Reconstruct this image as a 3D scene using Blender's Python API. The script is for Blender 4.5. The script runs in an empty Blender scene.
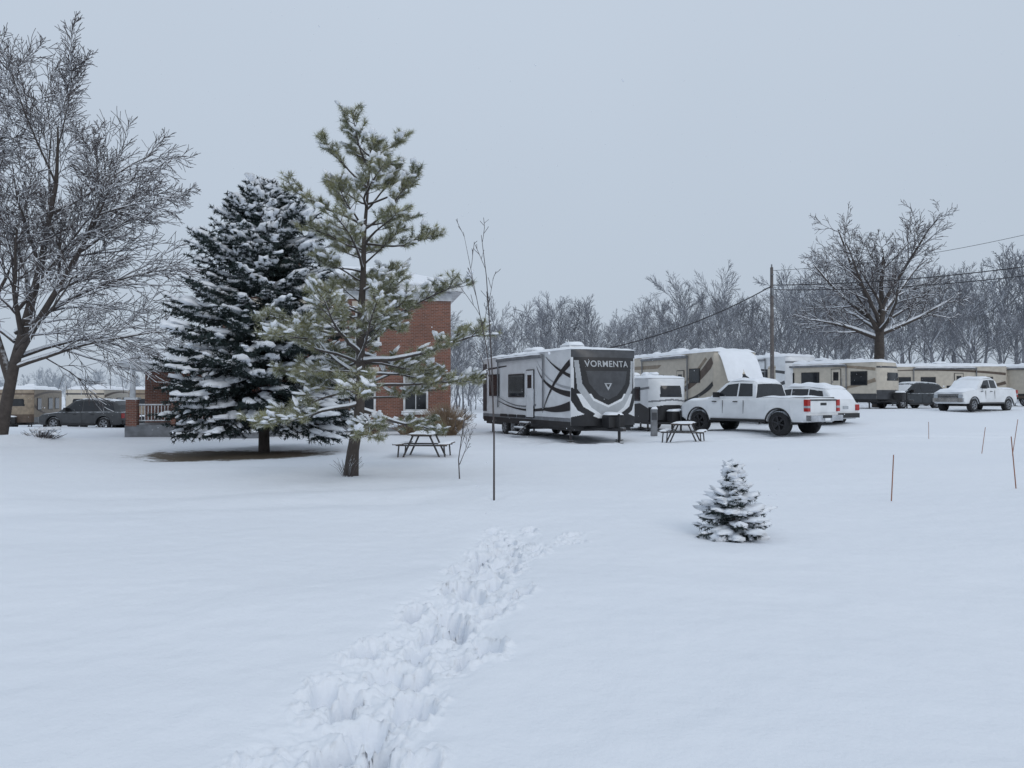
import bpy, bmesh, math, random
import numpy as np
from mathutils import Vector, Matrix, Euler
R = random.Random(7); NR = np.random.default_rng(7)
scene = bpy.context.scene
# ------------------------------------------------------------------ materials
def mat(name, col, rough=.6, metal=0, var=.12, scale=4, snow=None, bump=0, bscale=30, col2=None, snowcol=(.82,.87,.93)):
    m = bpy.data.materials.new(name); m.use_nodes = True
    nt = m.node_tree; n = nt.nodes; l = nt.links
    b = n['Principled BSDF']; b.inputs['Roughness'].default_value = rough; b.inputs['Metallic'].default_value = metal
    tc = n.new('ShaderNodeTexCoord')
    nz = n.new('ShaderNodeTexNoise'); nz.inputs['Scale'].default_value = scale; nz.inputs['Detail'].default_value = 4
    l.new(tc.outputs['Object'], nz.inputs['Vector'])
    mx = n.new('ShaderNodeMix'); mx.data_type = 'RGBA'
    c2 = col2 if col2 else tuple(c*(1-2*var) for c in col)
    c1 = tuple(min(1, c*(1+(0 if col2 else var))) for c in col)
    mx.inputs['A'].default_value = (*c1, 1); mx.inputs['B'].default_value = (*c2, 1)
    mr = n.new('ShaderNodeMapRange'); mr.inputs['From Min'].default_value = .35; mr.inputs['From Max'].default_value = .65
    l.new(nz.outputs['Fac'], mr.inputs['Value']); l.new(mr.outputs['Result'], mx.inputs['Factor'])
    out = mx.outputs['Result']
    if snow:
        g = n.new('ShaderNodeNewGeometry'); sp = n.new('ShaderNodeSeparateXYZ'); l.new(g.outputs['Normal'], sp.inputs[0])
        nz2 = n.new('ShaderNodeTexNoise'); nz2.inputs['Scale'].default_value = 7; l.new(tc.outputs['Object'], nz2.inputs['Vector'])
        ad = n.new('ShaderNodeMath'); ad.operation = 'MULTIPLY_ADD'; ad.inputs[1].default_value = .7
        l.new(nz2.outputs['Fac'], ad.inputs[0]); l.new(sp.outputs['Z'], ad.inputs[2])
        m2 = n.new('ShaderNodeMapRange'); m2.inputs['From Min'].default_value = snow[0]+.35; m2.inputs['From Max'].default_value = snow[1]+.35
        l.new(ad.outputs[0], m2.inputs['Value'])
        mm = n.new('ShaderNodeMix'); mm.data_type = 'RGBA'; l.new(m2.outputs['Result'], mm.inputs['Factor'])
        l.new(out, mm.inputs['A']); mm.inputs['B'].default_value = (*snowcol, 1); out = mm.outputs['Result']
    l.new(out, b.inputs['Base Color'])
    if bump:
        nb = n.new('ShaderNodeTexNoise'); nb.inputs['Scale'].default_value = bscale; nb.inputs['Detail'].default_value = 6
        l.new(tc.outputs['Object'], nb.inputs['Vector'])
        bp = n.new('ShaderNodeBump'); bp.inputs['Strength'].default_value = bump; bp.inputs['Distance'].default_value = .03
        l.new(nb.outputs['Fac'], bp.inputs['Height']); l.new(bp.outputs['Normal'], b.inputs['Normal'])
    return m
M = {}
M['snow'] = mat('snow', (.88,.91,.955), .75, var=.015, scale=3, bump=.3, bscale=14)
M['bark'] = mat('bark', (.075,.062,.055), .9, snow=(.35,.75), scale=6, bump=.5)
M['twig'] = mat('twig', (.085,.073,.073), .9, snow=(.4,.85), scale=2)
M['hazebark'] = mat('hazed_far_bark', (.225,.232,.255), .95, snow=(.2,.7), scale=.3, var=.2, snowcol=(.68,.73,.8))  # snowy bark grey, lightened: the air's haze is painted into the colour
M['hazebark2'] = mat('hazed_very_far_bark', (.36,.39,.43), .95, snow=(.3,.8), scale=1, snowcol=(.65,.7,.75))  # paler again: more distance haze mixed into bark and snow colour
M['spruce'] = mat('spruce_needles', (.022,.038,.034), .8, col2=(.008,.018,.018), scale=3)
M['spruce2'] = mat('spruce_needles_frosted', (.14,.17,.18), .8, var=.3, scale=3)
M['pine'] = mat('pine_needles', (.33,.32,.165), .75, col2=(.15,.165,.085), scale=2.2)
M['pine2'] = mat('pine_needles_frosted', (.58,.59,.53), .8, var=.2, scale=3)
M['white'] = mat('white_paint', (.76,.78,.8), .3, var=.05, scale=1.5)
M['silver'] = mat('silver_paint', (.42,.44,.46), .35, var=.05)
M['black'] = mat('black_trim', (.018,.018,.02), .45)
M['glass'] = mat('tinted_glass', (.02,.023,.028), .08)
M['tyre'] = mat('tyre_rubber', (.02,.02,.022), .85, snow=(.5,.9))
M['alloy'] = mat('alloy', (.35,.36,.38), .35, metal=.7)
M['darkalloy'] = mat('dark_alloy', (.05,.05,.055), .4, metal=.5)
M['chrome'] = mat('chrome', (.55,.56,.58), .2, metal=.9)
M['red'] = mat('tail_light_red', (.4,.02,.015), .25)
M['lamp'] = mat('headlight_lens', (.4,.43,.46), .1)
M['darkpaint'] = mat('dark_paint', (.03,.036,.042), .25, snow=(.75,1.0))
M['greypaint'] = mat('grey_paint', (.055,.058,.062), .3, snow=(.8,1.0))
M['beige'] = mat('beige_paint', (.56,.51,.43), .45, var=.05)
M['tan'] = mat('tan_paint', (.29,.235,.175), .5)
M['brown'] = mat('brown_paint', (.11,.08,.062), .5)
M['grey'] = mat('grey_panel', (.2,.21,.225), .5)
M['dgrey'] = mat('dark_grey_panel', (.06,.063,.07), .35)
M['steel'] = mat('dark_steel', (.06,.055,.055), .6, snow=(.6,.9))
M['wood'] = mat('weathered_wood', (.14,.11,.09), .85, snow=(.5,.8), scale=8)
M['pole'] = mat('pole_wood', (.15,.135,.13), .9, scale=5)
M['wire'] = mat('cable', (.03,.03,.035), .7)
M['trim'] = mat('white_trim', (.68,.7,.72), .6)
M['blind'] = mat('window_blind', (.34,.34,.33), .4)
M['orange'] = mat('marker_stake', (.3,.13,.08), .7)
M['dry'] = mat('dry_grass', (.3,.22,.15), .9, snow=(.4,.9))
def brickmat():
    m = bpy.data.materials.new('red_brick'); m.use_nodes = True; nt = m.node_tree; n = nt.nodes; l = nt.links
    b = n['Principled BSDF']; b.inputs['Roughness'].default_value = .9
    tc = n.new('ShaderNodeTexCoord'); sp = n.new('ShaderNodeSeparateXYZ'); l.new(tc.outputs['Object'], sp.inputs[0])
    ad = n.new('ShaderNodeMath'); l.new(sp.outputs['X'], ad.inputs[0]); l.new(sp.outputs['Y'], ad.inputs[1])
    cb = n.new('ShaderNodeCombineXYZ'); l.new(ad.outputs[0], cb.inputs['X']); l.new(sp.outputs['Z'], cb.inputs['Y'])
    bt = n.new('ShaderNodeTexBrick'); bt.inputs['Scale'].default_value = 1
    bt.inputs['Brick Width'].default_value = .215; bt.inputs['Row Height'].default_value = .075; bt.inputs['Mortar Size'].default_value = .008
    bt.inputs['Color1'].default_value = (.32,.13,.085,1); bt.inputs['Color2'].default_value = (.2,.085,.06,1); bt.inputs['Mortar'].default_value = (.34,.29,.26,1)
    l.new(cb.outputs[0], bt.inputs['Vector'])
    nz = n.new('ShaderNodeTexNoise'); nz.inputs['Scale'].default_value = .9; nz.inputs['Detail'].default_value = 5; l.new(tc.outputs['Object'], nz.inputs['Vector'])
    mx = n.new('ShaderNodeMix'); mx.data_type = 'RGBA'; mx.blend_type = 'MULTIPLY'; mx.inputs['Factor'].default_value = .4
    l.new(bt.outputs['Color'], mx.inputs['A']); l.new(nz.outputs['Fac'], mx.inputs['B']); l.new(mx.outputs['Result'], b.inputs['Base Color'])
    return m
M['brick'] = brickmat()
# ------------------------------------------------------------------ helpers
def link(o):
    scene.collection.objects.link(o); return o
def empty(name, loc=(0,0,0), rot=0, scale=1):
    e = bpy.data.objects.new(name, None); e.location = loc; e.rotation_euler = (0,0,rot); e.scale = (scale,)*3
    e.empty_display_size = .3
    return link(e)
def arr_obj(name, V, F, mats, parent=None, smooth=False, midx=None):
    V = np.asarray(V, dtype=np.float32); F = np.asarray(F, dtype=np.int32); k = F.shape[1]
    me = bpy.data.meshes.new(name); me.vertices.add(len(V)); me.vertices.foreach_set('co', V.ravel())
    me.loops.add(F.size); me.loops.foreach_set('vertex_index', F.ravel())
    me.polygons.add(len(F)); me.polygons.foreach_set('loop_start', np.arange(len(F), dtype=np.int32)*k)
    for m in mats: me.materials.append(m)
    me.update(calc_edges=True)
    if midx is not None: me.polygons.foreach_set('material_index', np.asarray(midx, dtype=np.int32))
    me.polygons.foreach_set('use_smooth', np.full(len(F), smooth))
    me.update()
    o = bpy.data.objects.new(name, me); link(o)
    if parent: o.parent = parent
    return o
class MB:
    def __init__(s): s.v=[]; s.f=[]; s.m=[]; s.mats=[]; s.sm=[]
    def mi(s, k):
        if k not in s.mats: s.mats.append(k)
        return s.mats.index(k)
    def add(s, vs, fs, k, smooth=False):
        o=len(s.v); s.v+= [tuple(p) for p in vs]
        for f in fs: s.f.append([i+o for i in f]); s.m.append(s.mi(k)); s.sm.append(smooth)
    def poly(s, pts, k): s.add(pts, [list(range(len(pts)))], k)
    def box(s, c, d, k, rz=0, ry=0, rx=0):
        e = Euler((rx,ry,rz)).to_matrix(); vs=[]
        for i in (-1,1):
            for j in (-1,1):
                for q in (-1,1):
                    p = e@Vector((i*d[0]/2,j*d[1]/2,q*d[2]/2)); vs.append((p.x+c[0],p.y+c[1],p.z+c[2]))
        s.add(vs, [[0,1,3,2],[4,6,7,5],[0,4,5,1],[2,3,7,6],[0,2,6,4],[1,5,7,3]], k)
    def cyl(s, a, b, r0, r1, k, n=10, caps=True):
        a=Vector(a); b=Vector(b); t=(b-a).normalized(); ref=Vector((0,0,1)) if abs(t.z)<.9 else Vector((1,0,0))
        u=t.cross(ref).normalized(); w=u.cross(t); vs=[]
        for p,r in ((a,r0),(b,r1)):
            for i in range(n):
                q=2*math.pi*i/n; vs.append(p+u*math.cos(q)*r+w*math.sin(q)*r)
        s.add(vs, [[i,(i+1)%n,n+(i+1)%n,n+i] for i in range(n)], k, True)
        if caps: s.add(vs[:n],[list(range(n))],k); s.add(vs[n:],[list(range(n))],k)
    def lathe_y(s, c, prof, k, n=24):
        vs=[]; m=len(prof)
        for i in range(n):
            q=2*math.pi*i/n
            for r,y in prof: vs.append((c[0]+r*math.cos(q), c[1]+y, c[2]+r*math.sin(q)))
        s.add(vs, [[i*m+j,((i+1)%n)*m+j,((i+1)%n)*m+j+1,i*m+j+1] for i in range(n) for j in range(m-1)], k, True)
    def prism(s, prof, y0, y1, k):
        n=len(prof); vs=[(x,y0,z) for x,z in prof]+[(x,y1,z) for x,z in prof]
        s.add(vs, [list(range(n)), list(range(2*n-1,n-1,-1))]+[[i,(i+1)%n,n+(i+1)%n,n+i] for i in range(n)], k)
    def snow(s, x0,x1,y0,y1,zf,t,nx=18,ny=10,seed=0,k='snow'):
        rr=random.Random(seed+int(x0*13+y0*7)); ph=[rr.uniform(0,6.3) for _ in range(6)]
        vs=[]
        for i in range(nx+1):
            for j in range(ny+1):
                u=i/nx*2-1; v=j/ny*2-1; x=x0+(x1-x0)*i/nx; y=y0+(y1-y0)*j/ny
                e=(1-abs(u)**7)*(1-abs(v)**5)
                w=1+.22*math.sin(x*3.1+ph[0])*math.sin(y*3.7+ph[1])+.15*math.sin(x*8+y*5+ph[2])
                jx=.03*math.sin(y*6+ph[3]); jy=.025*math.sin(x*5+ph[4])
                vs.append((x+jx,y+jy,zf(x,y)+max(0,e)**.5*t*w-.012))
        s.add(vs, [[i*(ny+1)+j,(i+1)*(ny+1)+j,(i+1)*(ny+1)+j+1,i*(ny+1)+j+1] for i in range(nx) for j in range(ny)], k, True)
    def build(s, name, parent=None, bevel=0, seg=2, loc=None):
        me=bpy.data.meshes.new(name); me.from_pydata(s.v,[],s.f)
        for k in s.mats: me.materials.append(M[k])
        me.polygons.foreach_set('material_index', s.m); me.polygons.foreach_set('use_smooth', s.sm)
        bm=bmesh.new(); bm.from_mesh(me); bmesh.ops.recalc_face_normals(bm, faces=bm.faces); bm.to_mesh(me); bm.free()
        me.update(); o=bpy.data.objects.new(name,me); link(o)
        if parent: o.parent=parent
        if loc: o.location=loc
        if bevel:
            b=o.modifiers.new('Bevel','BEVEL'); b.width=bevel; b.segments=seg; b.limit_method='ANGLE'; b.angle_limit=math.radians(35)
        return o
def vnoise(x,y,seed=0):
    xi=np.floor(x).astype(np.int64); yi=np.floor(y).astype(np.int64); fx=x-xi; fy=y-yi
    fx=fx*fx*(3-2*fx); fy=fy*fy*(3-2*fy)
    def h(a,b):
        n=(a*374761393+b*668265263+seed*1442695041)&0xffffffff; n=((n^(n>>13))*1274126177)&0xffffffff
        return ((n^(n>>16))&0xffff)/65535.0
    return (h(xi,yi)*(1-fx)+h(xi+1,yi)*fx)*(1-fy)+(h(xi,yi+1)*(1-fx)+h(xi+1,yi+1)*fx)*fy-.5
def S(v,a,b):
    t=np.clip((v-a)/(b-a),0,1); return t*t*(3-2*t)
def gz(x,y):
    x=np.asarray(x,float); y=np.asarray(y,float)
    return (-.15*S(y,14,30)*(1-S(x,2,9))+.75*S(x,4,22)*S(y,22,44)-.8*S(y,40,58)*(1-S(x,-22,-10)))
def G(x,y): return float(gz(x,y))
# ------------------------------------------------------------------ ground
def axis(parts):
    out=[]
    for a,b,st in parts: out+=list(np.arange(a,b,st))
    return np.array(out+[parts[-1][1]])
xs=axis([(-700,-120,40),(-120,-40,5),(-40,-14,1),(-14,-4,.16),(-4,-1.7,.08),(-1.7,1.3,.0135),(1.3,4,.08),(4,18,.16),(18,40,.8),(40,140,5),(140,700,40)])
ys=axis([(-60,-5,5),(-5,1,.5),(1,2.6,.1),(2.6,6,.0135),(6,10.5,.022),(10.5,14,.06),(14,34,.15),(34,60,.8),(60,140,4),(140,1200,50)])
X,Y=np.meshgrid(xs,ys,indexing='ij')
Z=gz(X,Y)
near=1-S(Y,40,70)
wxp=X+.8*vnoise(X/3,Y/3,40); wyp=Y+.8*vnoise(X/3,Y/3,41)
Z+=near*(.12*vnoise(wxp/5,wyp/3.2,1)+.07*vnoise(wxp/1.9,wyp/1.2,2))+ (1-S(Y,14,26))*(.022*vnoise(wxp/.55,wyp/.42,3)+.006*vnoise(X/.13,Y/.13,4))
Z-= .08*np.exp(-((Y-12.5-.25*X)/.5)**2)*(1-S(X,-2,0))*S(X,-14,-10)
Z-= .07*np.exp(-((Y-14.3-.22*X)/.5)**2)*(1-S(X,-2,0))*S(X,-14,-10)
tro=np.exp(-(((X-4.5)/7.5)**2+((Y-28.0)/2.3)**2)**2)
Z+=tro*(.11*np.clip(vnoise(X/.55,Y/.55,31)+.7*vnoise(X/.28,Y/.28,32),-.45,.6)-.03)
for oy in (0,1.55):
    Z-= .07*np.exp(-((Y-28.0-oy+.10*(X-12))/.16)**2)*S(X,6.5,9)*(1-S(X,19,24))
path1=[(-1.0,2.2),(-.84,3.2),(-.74,4.0),(-.52,4.85),(-.36,6.0),(-.20,7.5),(-.05,9.0),(.02,9.9)]
path2=[(-.25,7.2),(.15,7.9),(.55,8.6),(.95,9.3)]
def walk(path,step):
    pts=[]
    for (a,b),(c,d) in zip(path[:-1],path[1:]):
        L=math.hypot(c-a,d-b); n=max(1,int(L/step))
        for i in range(n): pts.append((a+(c-a)*i/n,b+(d-b)*i/n,math.atan2(d-b,c-a)))
    return pts
prints=[]
for k,off in enumerate([-.2,.17,-.02,.28]):
    for i,(x,y,a) in enumerate(walk(path1,.33 if k<3 else .55)):
        if y>8.6 and k>1: continue
        side=(.1 if (i+k)%2 else -.1)+R.gauss(0,.05)
        fo=off*(.95 if y<6 else .75)
        prints.append((x+fo-math.sin(a)*side,y+math.cos(a)*side+R.gauss(0,.06),a+R.gauss(0,.3),R.uniform(.085,.18)))
for i,(x,y,a) in enumerate(walk(path2,.4)):
    side=(.09 if i%2 else -.09); prints.append((x-math.sin(a)*side,y+math.cos(a)*side,a+R.gauss(0,.2),R.uniform(.06,.1)))
prints.append((-.60,3.42,1.5,.28))
ix=np.where((xs>-1.75)&(xs<1.7))[0]; iy=np.where((ys>1.5)&(ys<11))[0]
sx=slice(ix[0],ix[-1]+1); sy=slice(iy[0],iy[-1]+1)
Xs=X[sx,sy]; Ys=Y[sx,sy]; Ds=np.zeros_like(Xs); Rs=np.zeros_like(Xs)
wx=.06*vnoise(Xs/.08,Ys/.08,11)+.03*vnoise(Xs/.03,Ys/.03,13); wy=.06*vnoise(Xs/.08,Ys/.08,12)+.03*vnoise(Xs/.03,Ys/.03,14)
pcx=np.interp(Ys,[p[1] for p in path1],[p[0] for p in path1])
tw_=np.exp(-((Xs-pcx+.4*wx)/(.36))**4)*(1-S(Ys,8.8,10.2))
for (px,py,a,dp) in prints:
    m=(np.abs(Xs-px)<.42)&(np.abs(Ys-py)<.42)
    dx=Xs[m]-px+wx[m]; dy=Ys[m]-py+wy[m]
    u=(dx*math.cos(a)+dy*math.sin(a))/.15; v=(-dx*math.sin(a)+dy*math.cos(a))/.065
    r=np.sqrt(u*u+v*v)
    Ds[m]=np.maximum(Ds[m], dp*(1-S(r,.6,1.25)))
    Rs[m]=np.maximum(Rs[m], np.exp(-((r-1.6)/.5)**2))
chunk=np.clip(.8*vnoise(Xs/.075,Ys/.075,21)+.8*vnoise(Xs/.04,Ys/.04,22)+.5*vnoise(Xs/.02,Ys/.02,24)+.5*vnoise(Xs/.16,Ys/.16,25),-.5,.9)
fade=1-S(Ys,8.2,10.2)*.5
Z[sx,sy]+= -Ds*fade*1.15 -.05*tw_ + fade*np.clip(Rs+.5*tw_,0,1)*(1-S(Ds,0,.05)*.6)*(.012+.06*chunk) + (Ds>.02)*.02*vnoise(Xs/.05,Ys/.05,23)
bare=np.exp(-(((X+7.75)/2.95)**2+((Y-21.9)/2.35)**2)**2)
bare2=np.zeros_like(Z); bare2[sx,sy]=(Ds>.22)*1.0
Z-=bare*.07
for (hx,hy,hr,hh) in [(-18.6,27.0,1.6,.35),(-17.0,26.4,1.0,.3),(-15.9,27.8,.8,.2)]:
    Z+=hh*np.exp(-(((X-hx)**2+(Y-hy)**2)/hr**2))
for (hx,hy,hr) in [(-3.3,16,.5),(-.28,12,.12),(2.58,9.0,.38)]:
    Z-=.05*np.exp(-(((X-hx)**2+(Y-hy)**2)/hr**2))
nx,ny=len(xs),len(ys)
idx=np.arange(nx*ny).reshape(nx,ny)
F=np.stack([idx[:-1,:-1],idx[1:,:-1],idx[1:,1:],idx[:-1,1:]],-1).reshape(-1,4)
gm=bpy.data.materials.new('snow_ground'); gm.use_nodes=True
nt=gm.node_tree; n=nt.nodes; l=nt.links; b=n['Principled BSDF']; b.inputs['Roughness'].default_value=.7
at=n.new('ShaderNodeAttribute'); at.attribute_name='bare'
tc=n.new('ShaderNodeTexCoord')
n1=n.new('ShaderNodeTexNoise'); n1.inputs['Scale'].default_value=2.5; n1.inputs['Detail'].default_value=8; n1.inputs['Roughness'].default_value=.7; l.new(tc.outputs['Object'],n1.inputs['Vector'])
ma=n.new('ShaderNodeMath'); ma.operation='MULTIPLY_ADD'; ma.inputs[1].default_value=1.5; ma.inputs[2].default_value=-.75; l.new(n1.outputs['Fac'],ma.inputs[0])
mb_=n.new('ShaderNodeMath'); l.new(at.outputs['Fac'],mb_.inputs[0]); l.new(ma.outputs[0],mb_.inputs[1])
mr=n.new('ShaderNodeMapRange'); mr.inputs['From Min'].default_value=.42; mr.inputs['From Max'].default_value=.72; l.new(mb_.outputs[0],mr.inputs['Value'])
n2=n.new('ShaderNodeTexNoise'); n2.inputs['Scale'].default_value=.25; n2.inputs['Detail'].default_value=3; l.new(tc.outputs['Object'],n2.inputs['Vector'])
ms=n.new('ShaderNodeMix'); ms.data_type='RGBA'; ms.inputs['A'].default_value=(.89,.915,.955,1); ms.inputs['B'].default_value=(.83,.865,.92,1); l.new(n2.outputs['Fac'],ms.inputs['Factor'])
n3=n.new('ShaderNodeTexNoise'); n3.inputs['Scale'].default_value=14; l.new(tc.outputs['Object'],n3.inputs['Vector'])
md=n.new('ShaderNodeMix'); md.data_type='RGBA'; md.inputs['A'].default_value=(.06,.045,.03,1); md.inputs['B'].default_value=(.15,.12,.08,1); l.new(n3.outputs['Fac'],md.inputs['Factor'])
mm=n.new('ShaderNodeMix'); mm.data_type='RGBA'; l.new(mr.outputs['Result'],mm.inputs['Factor']); l.new(ms.outputs['Result'],mm.inputs['A']); l.new(md.outputs['Result'],mm.inputs['B'])
l.new(mm.outputs['Result'],b.inputs['Base Color'])
nb=n.new('ShaderNodeTexNoise'); nb.inputs['Scale'].default_value=45; nb.inputs['Detail'].default_value=5; l.new(tc.outputs['Object'],nb.inputs['Vector'])
bp=n.new('ShaderNodeBump'); bp.inputs['Strength'].default_value=.35; bp.inputs['Distance'].default_value=.01; l.new(nb.outputs['Fac'],bp.inputs['Height'])
nb2=n.new('ShaderNodeTexNoise'); nb2.inputs['Scale'].default_value=3.5; nb2.inputs['Detail'].default_value=4; l.new(tc.outputs['Object'],nb2.inputs['Vector'])
bp2=n.new('ShaderNodeBump'); bp2.inputs['Strength'].default_value=.35; bp2.inputs['Distance'].default_value=.08; l.new(nb2.outputs['Fac'],bp2.inputs['Height']); l.new(bp.outputs['Normal'],bp2.inputs['Normal']); l.new(bp2.outputs['Normal'],b.inputs['Normal'])
go=arr_obj('snowy_ground',np.stack([X,Y,Z],-1).reshape(-1,3),F,[gm],smooth=True)
a=go.data.attributes.new('bare','FLOAT','POINT'); a.data.foreach_set('value',np.clip(bare+.6*bare2,0,1).astype(np.float32).ravel())
# ------------------------------------------------------------------ vegetation tools
def tubes(br, sides=3, phase=math.pi/6):
    Vs=[];Fs=[];off=0; groups={}
    for p,r in br: groups.setdefault(len(p),[]).append((p,r))
    for nn,g in groups.items():
        P=np.array([q[0] for q in g],float); Rr=np.array([q[1] for q in g],float)
        T=np.gradient(P,axis=1); T/=np.linalg.norm(T,axis=2,keepdims=True)+1e-9
        ref=np.where(np.abs(T[...,2:3])<.95,np.array([0,0,1.]),np.array([1.,0,0]))
        U=np.cross(T,ref); U/=np.linalg.norm(U,axis=2,keepdims=True)+1e-9; W=np.cross(U,T)
        ang=phase+np.arange(sides)*2*math.pi/sides
        V=P[:,:,None,:]+Rr[:,:,None,None]*(np.cos(ang)[None,None,:,None]*U[:,:,None,:]+np.sin(ang)[None,None,:,None]*W[:,:,None,:])
        B=len(g); id_=np.arange(B*nn*sides).reshape(B,nn,sides)+off
        nx_=np.roll(id_,-1,axis=2)
        Fs.append(np.stack([id_[:,:-1],nx_[:,:-1],nx_[:,1:],id_[:,1:]],-1).reshape(-1,4)); Vs.append(V.reshape(-1,3)); off+=B*nn*sides
    return np.concatenate(Vs),np.concatenate(Fs)
def snow_tubes(br, rmin=.012, fac=.85, lift=.75, prob=.85, rng=R):
    out=[]
    for p,r in br:
        if rng.random()>prob: continue
        a=np.array(p,float); d=a[-1]-a[0]; L=np.linalg.norm(d)+1e-6; h=math.hypot(d[0],d[1])/L
        if h<.35: continue
        rr=np.maximum(np.array(r)*fac,rmin)*min(1,h*1.2)
        q=a.copy(); q[:,2]+=np.array(r)*lift+rr*.35
        out.append((q,rr))
    return out
def grow(rng, br, p, d, L, r, lev, C):
    n=C['n'][lev]; st=L/n; pts=[tuple(p)]; rad=[r]; dirs=[d]; wob=C['wob'][lev]; up=C['up'][lev]
    px,py,pz=p; dx,dy,dz=d
    tip=C['tip'][lev]
    for i in range(n):
        dx+=rng.gauss(0,wob); dy+=rng.gauss(0,wob); dz+=rng.gauss(0,wob)+up
        q=math.sqrt(dx*dx+dy*dy+dz*dz); dx/=q;dy/=q;dz/=q
        px+=dx*st;py+=dy*st;pz+=dz*st
        pts.append((px,py,pz)); dirs.append((dx,dy,dz)); rad.append(max(C['rmin'],r*(1-(i+1)/n*(1-tip))))
    br.append((pts,rad,lev))
    if lev+1<len(C['n']): spawn(rng,br,pts,rad,dirs,L,lev,C)
def spawn(rng,br,pts,rad,dirs,L,lev,C):
    n=len(pts)-1; k=C['ch'][lev]; s0=C['start'][lev]; az=rng.uniform(0,6.28)
    for j in range(k):
        t=s0+(1-s0)*(j+rng.random()*.8)/k; t=min(t,.999)
        f=t*n; i=int(f); f-=i
        a=pts[i];b=pts[i+1]; p=(a[0]+(b[0]-a[0])*f,a[1]+(b[1]-a[1])*f,a[2]+(b[2]-a[2])*f)
        d=dirs[i+1]; az+=2.4+rng.gauss(0,.4)
        ref=(0,0,1) if abs(d[2])<.9 else (1,0,0)
        ux=d[1]*ref[2]-d[2]*ref[1];uy=d[2]*ref[0]-d[0]*ref[2];uz=d[0]*ref[1]-d[1]*ref[0]
        q=math.sqrt(ux*ux+uy*uy+uz*uz); ux/=q;uy/=q;uz/=q
        wx=uy*d[2]-uz*d[1];wy=uz*d[0]-ux*d[2];wz=ux*d[1]-uy*d[0]
        an=C['ang'][lev]+rng.gauss(0,.12); ca,sa=math.cos(an),math.sin(an); c,s=math.cos(az),math.sin(az)
        nd=(d[0]*ca+(ux*c+wx*s)*sa,d[1]*ca+(uy*c+wy*s)*sa,d[2]*ca+(uz*c+wz*s)*sa)
        rr=(rad[i]*(1-f)+rad[i+1]*f)
        LL=L*C['rat'][lev]*(1-C['tap'][lev]*(t-s0)/(1-s0+1e-6))*rng.uniform(.75,1.2)
        grow(rng,br,p,nd,LL,max(C['rmin'],rr*C['rr'][lev]),lev+1,C)
def scaffold(rng,br,pts,rads,C,L,lev=0):
    dirs=[]
    for i in range(len(pts)):
        a=pts[max(0,i-1)] if i else pts[0]; b=pts[i] if i else pts[1]
        v=Vector(b)-Vector(a); v.normalize(); dirs.append(tuple(v))
    br.append((pts,rads,lev)); spawn(rng,br,pts,rads,dirs,L,lev,C)
def build_tree(name, br, loc, rmin=.012, prob=.3):
    e=empty(name,loc)
    big=[(p,r) for p,r,l_ in br if l_<=1]; small=[(p,r) for p,r,l_ in br if l_>1]
    V,F=tubes(big,8); arr_obj('trunk_and_limbs',V,F,[M['bark']],e,True)
    V,F=tubes(small,3); arr_obj('twigs',V,F,[M['twig']],e)
    sb=snow_tubes([(p,r) for p,r,l_ in br if l_ in (1,2)],rmin*1.5,fac=.95,prob=.95)+snow_tubes([(p,r) for p,r,l_ in br if l_>2],rmin,prob=prob)
    V,F=tubes(sb,4,0); arr_obj('branch_snow',V,F,[M['snow']],e,True)
    return e
def blobs(cent, scl, axis_dir=None, rng=NR, sub=1):
    bm=bmesh.new(); bmesh.ops.create_icosphere(bm,subdivisions=sub+1,radius=1); P0=np.array([v.co[:] for v in bm.verts]); F0=np.array([[v.index for v in f.verts] for f in bm.faces]); bm.free()
    N=len(cent); n0=len(P0)
    protos=[]
    for k in range(12):
        q=P0*3.0+rng.uniform(0,9,3)
        d=1+.32*np.sin(q[:,0]*1.1+np.sin(q[:,1]))*np.sin(q[:,1]*1.3)+.26*np.sin(q[:,2]*2.1+q[:,0]*1.7)
        p=P0*d[:,None]; p[:,2]=np.where(p[:,2]<0,p[:,2]*.35,p[:,2]); protos.append(p)
    pr=np.array(protos)[rng.integers(0,12,N)]*np.asarray(scl)[:,None,:]
    if axis_dir is None: az=rng.uniform(0,6.28,N); sl=np.zeros(N)
    else:
        az=np.arctan2(axis_dir[:,1],axis_dir[:,0]); sl=np.arctan2(axis_dir[:,2],np.hypot(axis_dir[:,0],axis_dir[:,1]))*.8
    cs,ss=np.cos(sl)[:,None],np.sin(sl)[:,None]; x=pr[...,0]*cs-pr[...,2]*ss; z=pr[...,0]*ss+pr[...,2]*cs; y=pr[...,1]
    ca,sa=np.cos(az)[:,None],np.sin(az)[:,None]
    V=np.stack([x*ca-y*sa,x*sa+y*ca,z],-1)+np.asarray(cent)[:,None,:]
    F=(F0[None]+(np.arange(N)*n0)[:,None,None]).reshape(-1,3)
    return V.reshape(-1,3),F
def blades(P,Dv,L,w,spread,rng=NR):
    N=len(P); rnd=rng.normal(size=(N,3)); d=Dv*(1-spread)+rnd/np.linalg.norm(rnd,axis=1,keepdims=True)*spread
    d/=np.linalg.norm(d,axis=1,keepdims=True); s=np.cross(d,rng.normal(size=(N,3))); s/=np.linalg.norm(s,axis=1,keepdims=True)
    LL=L*rng.uniform(.7,1.25,(N,1)); V=np.stack([P-s*w,P+s*w,P+d*LL],1).reshape(-1,3)
    return V,np.arange(N*3).reshape(-1,3)
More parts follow.
